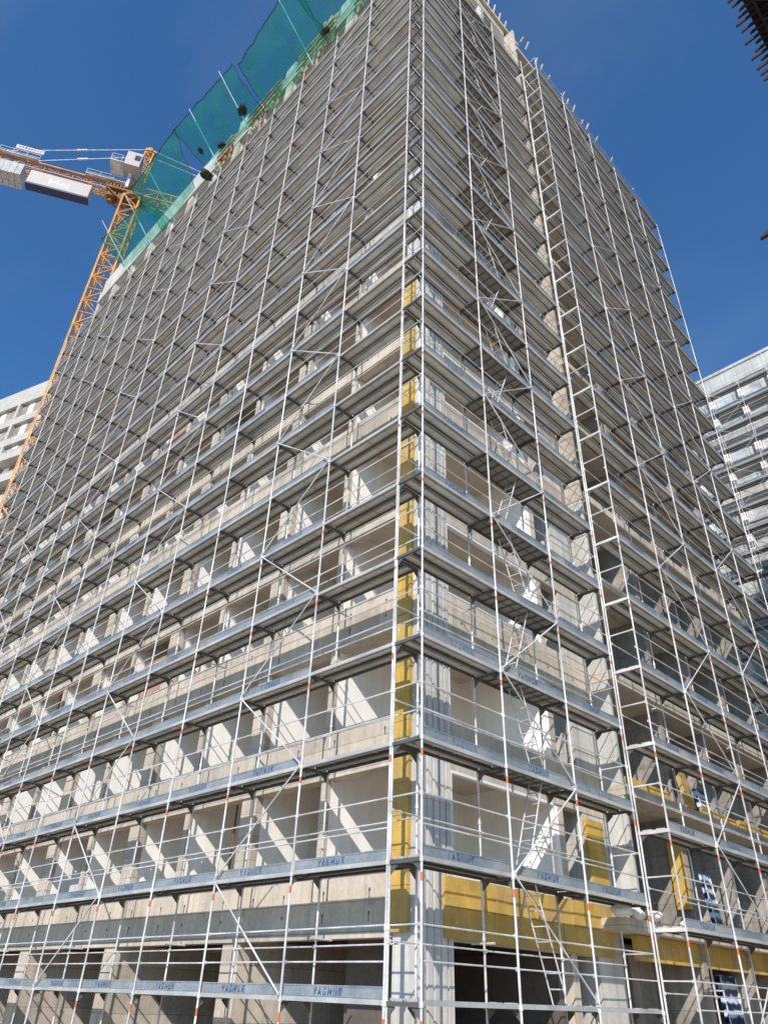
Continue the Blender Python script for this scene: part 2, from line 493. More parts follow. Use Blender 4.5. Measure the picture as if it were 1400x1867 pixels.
# far right part: recessed walls, cross walls, yellow linings
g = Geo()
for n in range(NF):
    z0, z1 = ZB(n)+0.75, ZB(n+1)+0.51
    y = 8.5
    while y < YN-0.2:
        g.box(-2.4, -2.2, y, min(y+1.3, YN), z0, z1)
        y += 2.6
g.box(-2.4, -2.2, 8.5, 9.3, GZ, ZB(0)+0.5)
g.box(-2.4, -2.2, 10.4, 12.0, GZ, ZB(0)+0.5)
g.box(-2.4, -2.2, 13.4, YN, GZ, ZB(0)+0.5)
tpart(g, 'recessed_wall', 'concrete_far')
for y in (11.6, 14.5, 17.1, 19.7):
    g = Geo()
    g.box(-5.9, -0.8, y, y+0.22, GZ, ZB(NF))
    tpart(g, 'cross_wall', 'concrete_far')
g = Geo()
g.box(-5.9, -0.6, 8.32, 8.45, ZB(0)+0.8, ZB(4)+0.5)  # coloured paler than the upper length to carry its sunlit patches
tpart(g, 'cross_wall', 'concrete_pale', 'pale end wall of the projecting part')
g = Geo()
g.box(-5.9, -0.6, 8.32, 8.45, ZB(4)+0.504, ZB(NF))
tpart(g, 'cross_wall', 'concrete')
for y0, y1 in ((7.2, 10.4), (10.404, 13.6), (13.604, 16.8), (16.804, 20.0)):
    g = Geo()
    boards(g, -0.97, -0.86, y0+1.2 if y0 < 8 else y0, y1, 0.93, ZB(0)+0.515, 'x', 0.5, 1.1)
    tpart(g, 'insulation_panel', ['yellow', 'white_frame'])
for y in (11.42,):
    g = Geo()
    g.box(-1.15, -0.79, y-0.012, y+0.13, ZB(0)+1.3, ZB(1)+0.2)
    tpart(g, 'insulation_panel', ['yellow', 'white_frame'])
for y0 in (8.2, 12.6, 15.2):
    g = Geo()
    boards(g, -0.7, -0.6, y0+0.4, y0+2.7, ZB(1)+0.785, ZB(1)+random.uniform(1.0, 1.2), 'x', 0.4, 0.8)
    tpart(g, 'insulation_panel', ['yellow', 'white_frame'])
for n in range(NF):
    for y in (9.4, 12.0, 14.6, 17.2):
        g = Geo()
        g.box(-2.36, -2.32, y-0.1, y+1.2, ZB(n)+0.76, ZB(n+1)+0.5)
        tpart(g, 'glazing', 'glass')
# roof: parapet upstand on the left part, formwork and guard posts on the rest
g = Geo()
g.box(XW, -20.3, YS-0.06, YS+0.3, ZTOP-1.2, 49.3)
g.box(XW-0.04, XW+0.3, YS-0.06, YN, ZTOP+0.01, 49.3)
tpart(g, 'parapet', 'concrete_pale')
for k in range(11):
    x = -19.6+k*1.7
    g = Geo()
    h = random.uniform(0.5, 1.6)
    if k % 3 == 1:
        g.box(x, x+0.9, YS-0.05, YS+0.4, ZTOP+0.002, ZTOP+h+0.4)
        tpart(g, 'column_head', 'concrete_pale')
    else:
        for q in range(5):
            dz = random.uniform(0, 0.5)
            g.box(x+q*0.32, x+q*0.32+random.uniform(0.09, 0.2), YS-0.12-0.1*(q % 2), YS-0.045, ZTOP-2.1-dz, ZTOP+h-dz)
        g.box(x-0.1, x+1.6, YS-0.04, YS+0.0, ZTOP+0.1, ZTOP+h-0.1)
        for zz in (-1.7, -0.9, -0.2):
            g.box(x-0.1, x+1.58, YS-0.32, YS-0.225, ZTOP+zz, ZTOP+zz+0.14)
        tpart(g, 'timber_formwork', 'timber')
for s in (0.55, 1.1):
    g = Geo()
    g.tube((-20.3, YS-0.1, ZTOP-1.4+s), (-1.2, YS-0.1, ZTOP-1.4+s), 0.03, 6)
    tpart(g, 'roof_rail', 'pole_blue')
g = Geo()
g.box(XE+0.01, XE+0.16, 4.5, 9.6, ZTOP-0.25, ZTOP-0.02)
g.box(XE-0.6, XE+0.13, 4.5, 9.6, ZTOP-0.02, ZTOP+0.03)
tpart(g, 'edge_board', 'board')
for k in range(34):
    y = 1.2+k*0.56+random.uniform(-.12, .12)
    if y > YN: break
    g = Geo()
    if y > 8.6 and random.random() < 0.35:
        continue
    h = random.uniform(0.12, 0.42) if y > 8.6 else random.uniform(0.5, 1.3)
    xq, zq = (XE, ZTOP) if y < 9 else (-0.6, ZB(NF)-0.1)
    g.bar((xq-0.05, y, zq-0.1), (xq+0.12+random.uniform(-.05, .12), y, zq+h), 0.07, 0.07)
    tpart(g, 'roof_post', 'board')
for k in range(6):
    y = 2.0+k*1.05
    g = Geo()
    g.box(XE-0.5, XE-0.42, y, y+0.8, ZTOP+0.035, ZTOP+random.uniform(0.6, 1.1))
    tpart(g, 'timber_formwork', 'timber')

# ------------------------------------------------------------------ scaffold pieces (bay runs along +x, outside is -y)
BAY, W, LV = 2.5, 0.73, 2.0

def text_geo(body, size, bold=0.004, space=1.0):
    cu = bpy.data.curves.new('lettering', 'FONT')
    cu.body = body
    cu.size = size
    cu.resolution_u = 2
    cu.offset = bold
    cu.space_character = space
    cu.align_x = 'CENTER'
    ob = bpy.data.objects.new('lettering', cu)
    COL.objects.link(ob)
    dg = bpy.context.evaluated_depsgraph_get()
    me = ob.evaluated_get(dg).to_mesh()
    vs = [tuple(v.co) for v in me.vertices]
    fs = [tuple(p.vertices) for p in me.polygons]
    ob.evaluated_get(dg).to_mesh_clear()
    bpy.data.objects.remove(ob)
    bpy.data.curves.remove(cu)
    return vs, fs
def block_letters():
    """the bold block capitals stencilled on the toe boards, as flat strokes (each a hair proud of the last)"""
    h, w, t, pitch = 0.112, 0.088, 0.025, 0.128
    q = t/2
    S_ = {'Y': [((0, h), (w/2, h*0.45)), ((w, h), (w/2, h*0.45)), ((w/2, h*0.5), (w/2, 0))],
         'A': [((q*0.6, 0), (w/2, h)), ((w-q*0.6, 0), (w/2, h)), ((w*0.25, h*0.3), (w*0.75, h*0.3))],
         'G': [((w, h-q), (q, h-q)), ((q, h), (q, 0)), ((q, q), (w, q)), ((w-q, 0), (w-q, h*0.5)), ((w*0.5, h*0.45), (w, h*0.45)),
               ((w*0.2, h*1.26), (w*0.5, h*1.12)), ((w*0.5, h*1.12), (w*0.8, h*1.26))],
         'M': [((q, 0), (q, h)), ((w*1.15-q, 0), (w*1.15-q, h)), ((q, h*0.96), (w*0.575, h*0.3)), ((w*1.15-q, h*0.96), (w*0.575, h*0.3))],
         'U': [((q, h), (q, 0)), ((q, q), (w-q, q)), ((w-q, 0), (w-q, h))],
         'R': [((q, 0), (q, h)), ((q, h-q), (w-q, h-q)), ((w-q, h), (w-q, h*0.48)), ((q, h*0.52), (w-q, h*0.52)), ((w*0.45, h*0.5), (w-q*0.4, 0))]}
    vs, fs = [], []
    x = -pitch*3
    for ch in 'YAGMUR':
        for n, (a, b) in enumerate(S_[ch]):
            tt = t*0.5 if ch == 'G' and n > 4 else t
            d = Vector((b[0]-a[0], b[1]-a[1])).normalized()*1.0
            nrm = Vector((-d.y, d.x))*(tt/2)
            k = len(vs)
            for p, sg in ((a, 1), (b, 1), (b, -1), (a, -1)):
                vs.append((x+p[0]+nrm.x*sg, p[1]+nrm.y*sg, n*0.0004))
            fs.append((k+3, k+2, k+1, k))
        x += pitch+(0.014 if ch == 'M' else 0)
    return vs, fs
TX = block_letters()

def deck_geo(L):
    g = Geo()
    for y0 in (0.05, 0.385):
        y1 = y0+0.30
        x0, x1 = 0.045, L-0.045
        g.box(x0, x1, y0, y1, -0.008, 0.0, 0)
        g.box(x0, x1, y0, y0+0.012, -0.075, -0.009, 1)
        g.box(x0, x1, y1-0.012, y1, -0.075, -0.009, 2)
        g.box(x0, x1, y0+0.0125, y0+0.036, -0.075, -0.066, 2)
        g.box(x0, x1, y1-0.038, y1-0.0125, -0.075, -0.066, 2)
        for k in range(1, 4):
            xx = x0+(x1-x0)*k/4
            g.box(xx-0.02, xx+0.02, y0+0.033, y1-0.033, -0.03, -0.0085, 0)
        g.box(x0-0.03, x0-0.001, y0+0.04, y1-0.04, -0.05, 0.012, 1)
        g.box(x1+0.001, x1+0.03, y0+0.04, y1-0.04, -0.05, 0.012, 1)
    return g
def access_deck_geo(L):
    g = Geo()
    x0, x1, y0, y1 = 0.045, L-0.045, 0.05, 0.685
    g.box(x0, x1, y0, y1, -0.012, 0.0, 0)
    for y in (y0, y1-0.02):
        g.box(x0, x1, y, y+0.02, -0.09, -0.0125, 1)
    g.box(x0, x1, (y0+y1)/2-0.008, (y0+y1)/2+0.008, -0.028, -0.0125, 1)
    for k in range(9):
        xx = x0+0.01+(x1-x0-0.02)*k/8
        g.box(xx-0.012, xx+0.012, y0+0.0205, y1-0.0205, -0.05, -0.0285, 1)
    g.box(x0+1.5, x0+2.2, y0+0.06, y1-0.06, 0.002, 0.014, 0)
    return g
def toe_geo(L, text=True, at=0.47, mi=1):
    g = Geo()
    y = 0.03
    g.box(0.03, L-0.03, y-0.006, y+0.006, 0.004, 0.165, 0)
    g.box(0.03, L-0.03, y-0.014, y+0.006, 0.150, 0.172, 0)
    g.box(0.03, L-0.03, y-0.018, y+0.012, -0.075, -0.002, 2)
    if text:
        vs, fs = TX
        g.add([(L*at+p[0]*0.98+p[1]*0.12, y-0.0095-p[2], 0.022+p[1]) for p in vs], fs, mi)
    return g
def edge_geo(L):
    return Geo().box(0.03, L-0.03, 0.012, 0.042, -0.075, -0.002, 0)
def rail_geo(L):
    g = Geo().tube((0.0, 0.036, 0), (L, 0.036, 0), 0.015, 6)
    g.box(-0.03, 0.03, 0.03, 0.045, -0.03, 0.03)
    return g
def transom_geo(lod=False):
    g = Geo()
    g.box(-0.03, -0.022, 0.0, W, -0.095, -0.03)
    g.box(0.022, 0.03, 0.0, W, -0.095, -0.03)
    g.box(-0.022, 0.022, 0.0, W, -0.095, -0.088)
    for y, s in ((0.02, 1), (W-0.02, -1)):
        g.add([(-0.004, y, -0.096), (0.004, y, -0.096), (-0.004, y+s*0.15, -0.096), (0.004, y+s*0.15, -0.096), (-0.004, y, -0.26), (0.004, y, -0.26)],
              [(0, 1, 3, 2), (0, 2, 4), (1, 5, 3), (2, 3, 5, 4), (0, 4, 5, 1)])
        g.tube((0, y+s*0.01, -0.24), (0, y+s*0.16, -0.11), 0.012, 5)
    return g
def brace_geo(L, rise):
    a, b = ((0.03, -0.04, 0.02), (L-0.03, -0.04, LV-0.04)) if rise > 0 else ((0.03, -0.04, LV-0.04), (L-0.03, -0.04, 0.02))
    g = Geo().tube(a, b, 0.018, 7)
    for p in (a, b):
        g.tube((p[0], -0.05, p[2]), (p[0], 0.03, p[2]), 0.035, 7)
    return g
def ladder_geo(rise):
    g = Geo()
    x0, x1 = (0.75, 1.55) if rise > 0 else (1.75, 0.95)
    for y in (0.2, 0.52):
        g.tube((x0, y, 0.0), (x1, y, LV+0.05), 0.016, 6)
    for k in range(1, 8):
        t = k/8
        g.tube((x0+(x1-x0)*t, 0.2, LV*t), (x0+(x1-x0)*t, 0.52, LV*t), 0.012, 5)
    return g
def standard_geo(z0, z1, levels, marks=True, r=0.0225, fade=0):
    g = Geo()
    g.tube((0, 0, z0), (0, 0, z1), r, 9, 0)
    for i, z in enumerate(levels):
        if z0 < z-0.5 and z < z1+0.3:
            g.tube((0, 0, z-0.10), (0, 0, z-0.02), r+0.014, 9, 0)
            if marks and random.random() < (0.9 if z < 7 else 0.45 if z < 13 else 0.15):
                h = 0.13 if z < 7 else 0.09
                g.tube((0, 0, z-0.26-h), (0, 0, z-0.26), r+0.002, 9, 1, False)
            if random.random() < 0.5:
                g.tube((0, 0, z+0.93), (0, 0, z+1.0), r+0.010, 8, 0)
    if z0 < GZ+0.2:
        g.box(-0.08, 0.08, -0.08, 0.08, z0, z0+0.012, 0)
    return g

def scaffold(label, origin, rotz, nbay, levels, z0, z1, bay=BAY, skip_toe=(), toe_from=0, deck_from=0, braces=(), access=None,
             ladders=False, inner_rails=0, end_rails=False, cap=100, ends=None, tops=None, text=True, cat='scaffold', name='facade_scaffold',
             skip_std=()):
    root = empty(name, origin, rotz)
    tag(root, label, cat)
    RZ = Matrix.Rotation(rotz, 4, 'Z')
    O = Vector(origin)
    todo = {}
    meshes = {}
    def put(kind, geo_key, geo, mats, x, y, z):
        todo.setdefault(kind, []).append((geo_key, geo, mats, x, y, z))
    L = bay
    Gd, Ga, Gt, Gr, Gx, Ge = deck_geo(L), access_deck_geo(L), toe_geo(L, text), rail_geo(L), transom_geo(), edge_geo(L)
    rr = random.Random(len(label))
    toes = {'t0': (toe_geo(L, text, 0.47), 'lettering'), 't1': (toe_geo(L, text, 0.5), 'lettering_faded'), 't2': (toe_geo(L, False), 'lettering'),
            't3': (toe_geo(L, text, 0.42), 'lettering')}
    Gb = {1: brace_geo(L, 1), -1: brace_geo(L, -1)}
    Gl = {1: ladder_geo(1), -1: ladder_geo(-1)}
    flip = -1 if rotz < 0.1 else 1      # the left face counts its bays leftwards
    X = lambda i: (i*L if flip > 0 else -(i+1)*L)      # near end of bay i
    S = lambda i: (i*L if flip > 0 else -i*L)
    for k, z in enumerate(levels):
        for b in range(nbay):
            if tops and z > tops(b)+0.1:
                continue
            if k >= deck_from:
                if access and b in access and k > deck_from:
                    put('deck', 'a', Ga, ['ply', 'beam'], X(b), 0, z)
                else:
                    put('deck', 'd', Gd, ['deck', 'deck_edge', 'lip'], X(b), 0, z)
                if k >= toe_from and not (b in skip_toe and k not in skip_toe[b]):
                    q = rr.choice(('t0', 't0', 't3', 't1') if k < 3 else ('t0', 't1', 't1', 't2', 't3'))
                    put('toe_board', q, toes[q][0], ['toe', toes[q][1], 'deck_edge'], X(b), 0, z)
                else:
                    put('ledger', 'e', Ge, ['deck_edge'], X(b), 0, z)
            for h in (0.5, 1.0):
                put('guard_rail', 'r', Gr, ['steel'], X(b), 0, z+h)
            if k < inner_rails:
                put('guard_rail', 'r', Gr, ['steel'], X(b), W-0.07, z+0.78)
        for i in range(nbay+1):
            if not tops or z <= tops(min(i, nbay-1))+0.1:
                put('transom', 'x', Gx, ['beam'], S(i), 0, z)
    for b, par in braces:
        for k, z in enumerate(levels[:-1]):
            if tops and z+LV > tops(b)+0.1:
                continue
            r = 1 if (k+par) % 2 == 0 else -1
            put('brace', 'b%d' % r, Gb[r], ['steel'], X(b), 0, z)
    if ladders:
        for k, z in enumerate(levels[:-1]):
            r = -1 if k % 2 == 0 else 1
            put('ladder', 'l%d' % r, Gl[r], ['steel'], X(ladders), 0, z)
    for kind, items in todo.items():
        rows = []
        for it in items:
            p = O + RZ @ Vector((it[3]+(L/2 if it[0] not in ('x',) else 0), it[4]+0.3, it[5]))
            d = (p-EYE).length
            rows.append((0 if in_view(p) else 1, d, it))
        rows.sort(key=lambda r: (r[0], r[1]))
        rest = {}
        for c, (_, _, it) in enumerate(rows):
            key, geo, mats, x, y, z = it
            if c < cap:
                if key not in meshes:
                    meshes[key] = geo.mesh(kind, mats)
                ob = link(kind, meshes[key], root, (x, y, z))
                if kind in ('toe_board', 'guard_rail'):
                    a = 0.006 if kind == 'toe_board' else 0.004
                    ob.rotation_euler = (random.uniform(-0.03, 0.03) if kind == 'toe_board' else 0, random.uniform(-a, a), random.uniform(-a, a)*0.6)
            else:
                rest.setdefault(tuple(mats), Geo()).merge(geo, Matrix.Translation((x, y, z)))
        if rest:
            allm, big = [], Geo()
            for mats, gg in rest.items():
                off = len(allm)
                allm += list(mats)
                gg.m = [q+off for q in gg.m]
                big.merge(gg)
            o = big.build(kind, allm, root)
            o['kind'] = 'stuff'
    # standards, outer and inner row
    for i in range(nbay+1):
        zt = z1(i) if callable(z1) else z1
        if i in skip_std:
            continue
        for y in (0.0, W):
            gs = standard_geo(z0, zt-(0.0 if y == 0 else 0.4), levels, marks=(y == 0))
            so_ = link('standard', gs.mesh('standard', ['steel', 'orange']), root, (S(i), y, 0))
            so_.rotation_euler = (rr.uniform(-.0007, .0007), rr.uniform(-.0012, .0012), rr.uniform(0, 6))
    # end frames
    for i in (ends or ()):
        ge = Geo().tube((0, 0, 0), (0, W, 0), 0.015, 6)
        if end_rails:
            ge.bar((0, 0.0, -1.02), (0, 0.34, -1.02), 0.064, 0.066)
            ge.bar((0, 0.34, -1.02), (0, W, -1.02), 0.064, 0.066)
            ge = Geo().bar((0, 0, 0), (0, W, 0), 0.03, 0.03)
            gb_ = Geo().bar((0, 0, -0.06), (0, W, -0.06), 0.066, 0.072)
            mb_ = gb_.mesh('end_beam', ['steel'])
        me_ = ge.mesh('end_rail', ['steel'])
        for z in levels:
            link('end_rail', me_, root, (S(i), 0, z+1.0))
            if end_rails:
                link('end_beam', mb_, root, (S(i), 0, z))
    # ties into the wall
    for k, z in enumerate(levels):
        if k % 2 == 0:
            for i in range(1, nbay, 2):
                if (k//2+i) % 2 and z < 16:
                    gt = Geo().tube((S(i)+0.06, W-0.2, z+0.9 if z < 1 else z-0.3), (S(i)+0.06, W+0.34, z+0.9 if z < 1 else z-0.3), 0.02, 6)
                    gt.build('wall_tie', ['steel'], root)
    return root

LEFT = [LV*k for k in range(21)]
LBAY = 2.575
scaffold('longest steel scaffold, covering the whole left face of the concrete tower',
         (-0.76, 0, 0), 0.0, 14, LEFT, GZ, lambda i: 40.6+0.045*i, bay=LBAY,
         skip_toe={0: (0, 1, 10, 15, 16)}, braces=((1, 1), (4, 0), (7, 1), (10, 0), (13, 1)), inner_rails=21,
         tops=lambda b: 40.0 if b != 99 else 0)
scaffold('short three bay steel scaffold at the building corner, right face, with ladders climbing inside it',
         (0, 0.03, 0), PI/2, 3, LEFT, GZ, 41.0, toe_from=1, braces=((1, 1),), access=(1,), ladders=1, inner_rails=21, ends=(0, 3))
FAR = [LV*k-0.488 for k in range(21)]
scaffold('scaffold on the projecting far right of the tower, its open end like a tall ladder',
         (0.72, 7.7, 0), PI/2, 5, FAR, GZ, lambda i: 40.3-0.2*i, toe_from=1, deck_from=1, braces=((1, 0), (3, 1)), ends=(0,), end_rails=True, inner_rails=21)

# ------------------------------------------------------------------ things lying on the scaffold and slabs
def wrapped(label, loc, size, rotz, tilt):
    root = empty('wrapped_window', loc, rotz)
    tag(root, label, 'window bundle', 'window frames wrapped in blue film')
    w, h = size
    g = Geo()
    g.box(-0.05, 0.05, -w/2, w/2, 0, h)
    o = g.build('film_wrap', 'film', root)
    o.rotation_euler[1] = tilt
    g = Geo()
    for y in (-w/2, w/2-0.05):
        g.box(0.052, 0.07, y, y+0.05, 0.05, h-0.05)
    g.box(0.052, 0.07, -w/2+0.051, w/2-0.051, h*0.5-0.03, h*0.5+0.03)
    o = g.build('frame_profile', 'white_frame', root)
    o.rotation_euler[1] = tilt
    return root
S0, S1 = ZB(0)+0.783, ZB(1)+0.783
wrapped('tall bundle in blue and white film standing on the lowest balcony slab', (-0.75, 12.9, S0), (0.75, 1.5), 0.15, -0.1)
wrapped('squat bundle in blue and white film behind the leaning yellow board', (-0.95, 14.1, S1-0.0), (0.95, 0.95), 0.1, -0.12)
wrapped('dark bundle in blue film in the ground floor opening at lower right', (-1.2, 14.0, GZ), (1.0, 2.6), 0.0, -0.05)

g = Geo()
vs, q = [], 0.06
g.box(-0.06, 0.06, -0.42, 0.42, 0, 0.78)
g.box(-0.06, 0.07, -0.42, 0.42, 0.782, 1.12)
o = g.build('insulation_board', 'yellow', None, (-0.36, 11.65, S1-0.0+0.01), 0.2)
o.rotation_euler[1] = -0.16
tag(o, 'thick yellow insulation board leaning upright above the toe board at lower right', 'insulation board')

def lumpy(name, mats, loc, sc3, seed, sub=2, amp=0.25):
    import bmesh
    bm = bmesh.new()
    bmesh.ops.create_icosphere(bm, subdivisions=sub, radius=1.0)
    for v in bm.verts:
        d = mnoise.noise(v.co*1.7+Vector((seed*3.1, 0, seed)))
        v.co *= 1+amp*d+amp*0.5*mnoise.noise(v.co*4+Vector((seed, 5, 0)))
        v.co = Vector((v.co.x*sc3[0], v.co.y*sc3[1], v.co.z*sc3[2]))
    me = bpy.data.meshes.new(name)
    bm.to_mesh(me); bm.free()
    me.polygons.foreach_set('use_smooth', [True]*len(me.polygons))
    me.materials.append(M[mats])
    return link(name, me, None, loc, seed)
ST = ZB(0)+0.785
for (x, y, s, lab) in ((-0.55, 7.35, (0.2, 0.26, 0.14), 'white plaster sack at the left tip of the lowest balcony slab'),
                       (-0.5, 7.95, (0.2, 0.3, 0.18), 'plump white plaster sack second along the edge of the lowest balcony slab'),
                       (-0.52, 8.75, (0.19, 0.34, 0.13), 'flat white plaster sack behind the paired scaffold tubes on the lowest balcony slab'),
                       (-0.5, 10.5, (0.15, 0.24, 0.1), 'small pale sack on the lowest balcony slab, farthest along from its tip')):
    o = lumpy('plaster_sack', 'sack', (x, y, ST+s[2]*0.85), s, x*3+y, 3, 0.2)
    tag(o, lab, 'sack', 'white sacks on the lowest balcony slab')

# ------------------------------------------------------------------ catch nets along the roof edge
NETS = [  # outer edge (x, y) left and right, inner edge left and right, poles x, label
    ((-28.0, -2.2), (-22.7, -1.7), (-27.4, -0.35), (-21.6, 0.0), (-26.98, -23.99), 'green catch net nearest the crane mast, lowest and leftmost of the row', -0.25),
    ((-23.4, -2.65), (-17.9, -2.76), (-22.6, -0.1), (-18.6, -0.3), (-21.2,), 'green catch net in front of the crane cab, second from the left of the row', -0.5),
    ((-18.1, -2.76), (-12.2, -2.5), (-17.2, -0.55), (-11.8, -0.1), (-16.19, -13.14), 'green catch net of two pole spans in the middle of the row', -0.2),
    ((-11.9, -2.3), (-6.7, -2.72), (-11.6, 0.0), (-6.4, -0.1), (-7.8,), 'wrinkled green catch net, second from the right end of the row', -0.45),
    ((-6.9, -2.65), (-1.2, -2.75), (-6.6, 0.0), (-1.6, 0.0), (-3.22,), 'green catch net cut off by the top edge of the photo, rightmost of the row', -0.3),
]
def net_pt(x, y, lift=0.0):
    return (x, y, 40.9-0.95*y+lift)
for a, b, c, d, poles, lab, sag in NETS:
    root = empty('safety_net', net_pt((c[0]+d[0])/2, 0.0))
    tag(root, lab, 'safety net', 'green catch nets along the roof edge')
    R0 = Vector(root.location)
    g = Geo()
    nu, nv = 34, 18
    sd = a[0]
    for j in range(nv+1):
        v = j/nv
        for i in range(nu+1):
            u = i/nu
            x = (a[0]*(1-u)+b[0]*u)*(1-v)+(c[0]*(1-u)+d[0]*u)*v
            y = (a[1]*(1-u)+b[1]*u)*(1-v)+(c[1]*(1-u)+d[1]*u)*v
            s = sag*math.sin(PI*v)*math.sin(PI*u)**0.5 if 0 < u < 1 else 0
            x += 0.13*mnoise.noise(Vector((y*2.3, u*3+sd, 7)))*(1 if u in (0, 1) else 0.6)
            y += 0.07*mnoise.noise(Vector((x*1.7, sd, 9)))*(1-v)
            s += 0.22*mnoise.noise(Vector((x*0.8+sd, y*1.3, 0)))+0.13*mnoise.noise(Vector((x*2.6+y*1.2+sd, y*0.9, 4)))
            g.v.append(tuple(Vector(net_pt(x, y, s))-R0))
    random.seed(int(-a[0]*10))
    for j in range(nv):
        for i in range(nu):
            q = j*(nu+1)+i
            g.f.append((q, q+1, q+nu+2, q+nu+1)); g.m.append(0)
    g.build('netting', 'net', root, smooth=True)
    # edge rope and guard strip of net against the roof
    ge = Geo()
    for i in range(nu):
        ge.tube(g.v[i], g.v[i+1], 0.025, 5)
    for j in range(nv):
        ge.tube(g.v[j*(nu+1)], g.v[(j+1)*(nu+1)], 0.018, 5)
        ge.tube(g.v[j*(nu+1)+nu], g.v[(j+1)*(nu+1)+nu], 0.018, 5)
    ge.build('edge_rope', 'lump', root)
    gk = Geo()
    P = [Vector((c[0], 0.25, 40.9))-R0, Vector((d[0], 0.25, 40.9))-R0]
    seg = 16
    for j in range(3):
        for i in range(seg+1):
            u = i/seg
            p = P[0]*(1-u)+P[1]*u
            gk.v.append((p.x, p.y+0.45*j/2+0.08*mnoise.noise(Vector((p.x*2, j, 3))), p.z+(1.3+0.9*mnoise.noise(Vector((p.x*1.5+sd, 0, 1))))*j/2))
    for j in range(2):
        for i in range(seg):
            q = j*(seg+1)+i
            gk.f.append((q, q+1, q+seg+2, q+seg+1)); gk.m.append(0)
    if -8 < a[0]:
        gk.build('guard_net', 'net', root, smooth=True)
    for x in poles:
        gp = Geo().tube(Vector((x, 0.02, 40.6))-R0, Vector((x, -2.8, 43.55))-R0, 0.032, 7)
        gp.build('pole', 'pole_blue', root)
for (x, y, s, lab) in ((-16.8, -1.25, 0.26, 'dark debris lump hanging at the lower left of the middle net'),
                       (-15.3, -0.7, 0.30, 'dark debris lump caught at the foot of the middle net, left of its right pole'),
                       (-12.9, -1.0, 0.42, 'largest dark debris clump, at the foot of the middle net beside its right pole'),
                       (-6.3, -0.5, 0.33, 'rounded dark debris lump at the foot of the net near the top edge'),
                       (-17.3, -0.35, 0.5, 'dark sagging debris heap in the gap left of the middle net')):
    o = lumpy('debris_lump', 'lump', net_pt(x, y, -0.3), (s*1.0, s*0.7, s*0.5), x, 3, 0.38)
    o.scale = (0.8, 0.8, 0.8)
    tag(o, lab, 'debris', 'dark debris caught in the catch nets')

# ------------------------------------------------------------------ tower crane
CR = Vector((-45.75, 2.9, GZ))
crane = empty('tower_crane', CR, math.atan2(-0.875, -0.484))   # local +x runs along the counter jib
tag(crane, 'yellow lattice tower crane with white cab and hanging sign at far left', 'crane')
ZM = 71.8-GZ
def lattice(g, p0, p1, w, h, r, step, a_up=(0, 0, 1)):
    """box lattice boom with corner chords and zigzag lacing"""
    p0, p1 = Vector(p0), Vector(p1)
    d = (p1-p0); n = max(1, round(d.length/step)); dn = d.normalized()
    up = Vector(a_up)
    s = dn.cross(up).normalized(); t = s.cross(dn)
    cs = [s*(w/2)+t*(h/2), s*(-w/2)+t*(h/2), s*(-w/2)-t*(h/2), s*(w/2)-t*(h/2)]
    for c in cs:
        g.bar(p0+c, p1+c, r*2, r*2)
    for k in range(n):
        q0, q1 = p0+d*(k/n), p0+d*((k+1)/n)
        for j in range(4):
            a, b = cs[j], cs[(j+1) % 4]
            if k % 2: a, b = b, a
            g.bar(q0+a, q1+b, r, r)
            g.bar(q1+a, q1+b, r, r)
g = Geo()
lattice(g, (0, 0, 0), (0, 0, ZM), 1.7, 1.7, 0.085, 1.7, (1, 0, 0))
g.build('mast', 'crane', crane)
g = Geo()
for y in (-0.2, 0.2):
    g.tube((0.5, y, 1), (0.5, y, ZM-1), 0.03, 5)
for k in range(int(ZM/0.6)-2):
    g.tube((0.5, -0.2, 1+k*0.6), (0.5, 0.2, 1+k*0.6), 0.02, 4)
g.build('mast_ladder', 'crane', crane)
g = Geo()
g.tube((0, 0, ZM), (0, 0, ZM+0.5), 1.1, 20)
g.box(-1.0, 2.8, -0.95, 0.95, ZM+0.5, ZM+0.75)
g.box(0.9, 1.5, -0.6, 0.6, ZM-0.6, ZM+0.49)
g.box(1.7, 2.6, -0.5, 0.6, ZM-0.4, ZM+0.49)
for yy in (-0.8, 0.8):
    g.bar((-0.9, yy, ZM+0.5), (0.4, yy, ZM-1.0), 0.12, 0.12)
    g.bar((2.7, yy, ZM+0.5), (0.8, yy, ZM-1.2), 0.12, 0.12)
g.tube((2.2, 0, ZM-0.9), (2.2, 0, ZM-0.4), 0.3, 12)
for k in range(7):
    g.box(0.6+k*0.35, 0.8+k*0.35, -1.0+0.2*(k % 3), 0.9, ZM+0.86, ZM+1.3+0.25*(k % 2))
g.build('slewing_unit', 'rust', crane)
g = Geo()
lattice(g, (0.2, 0, ZM+0.9), (0.0, 0, ZM+9.2), 0.9, 0.9, 0.07, 1.2, (1, 0, 0))
g.tube((0, -0.6, ZM+9.7), (0, 0.6, ZM+9.7), 0.3, 12)
g.bar((-0.6, 0, ZM+9.9), (0.6, 0, ZM+10.1), 0.5, 0.3)
g.build('tower_head', 'crane', crane)
g = Geo()
lattice(g, (0.6, 0, ZM+1.0), (16.5, 0, ZM+1.0), 1.2, 0.75, 0.06, 1.5)
g.bar((0.6, 0.8, ZM+1.45), (16.5, 0.8, ZM+1.45), 0.1, 0.16)
g.bar((0.6, -0.8, ZM+1.45), (16.5, -0.8, ZM+1.45), 0.1, 0.16)
g.build('counter_jib', 'crane', crane)
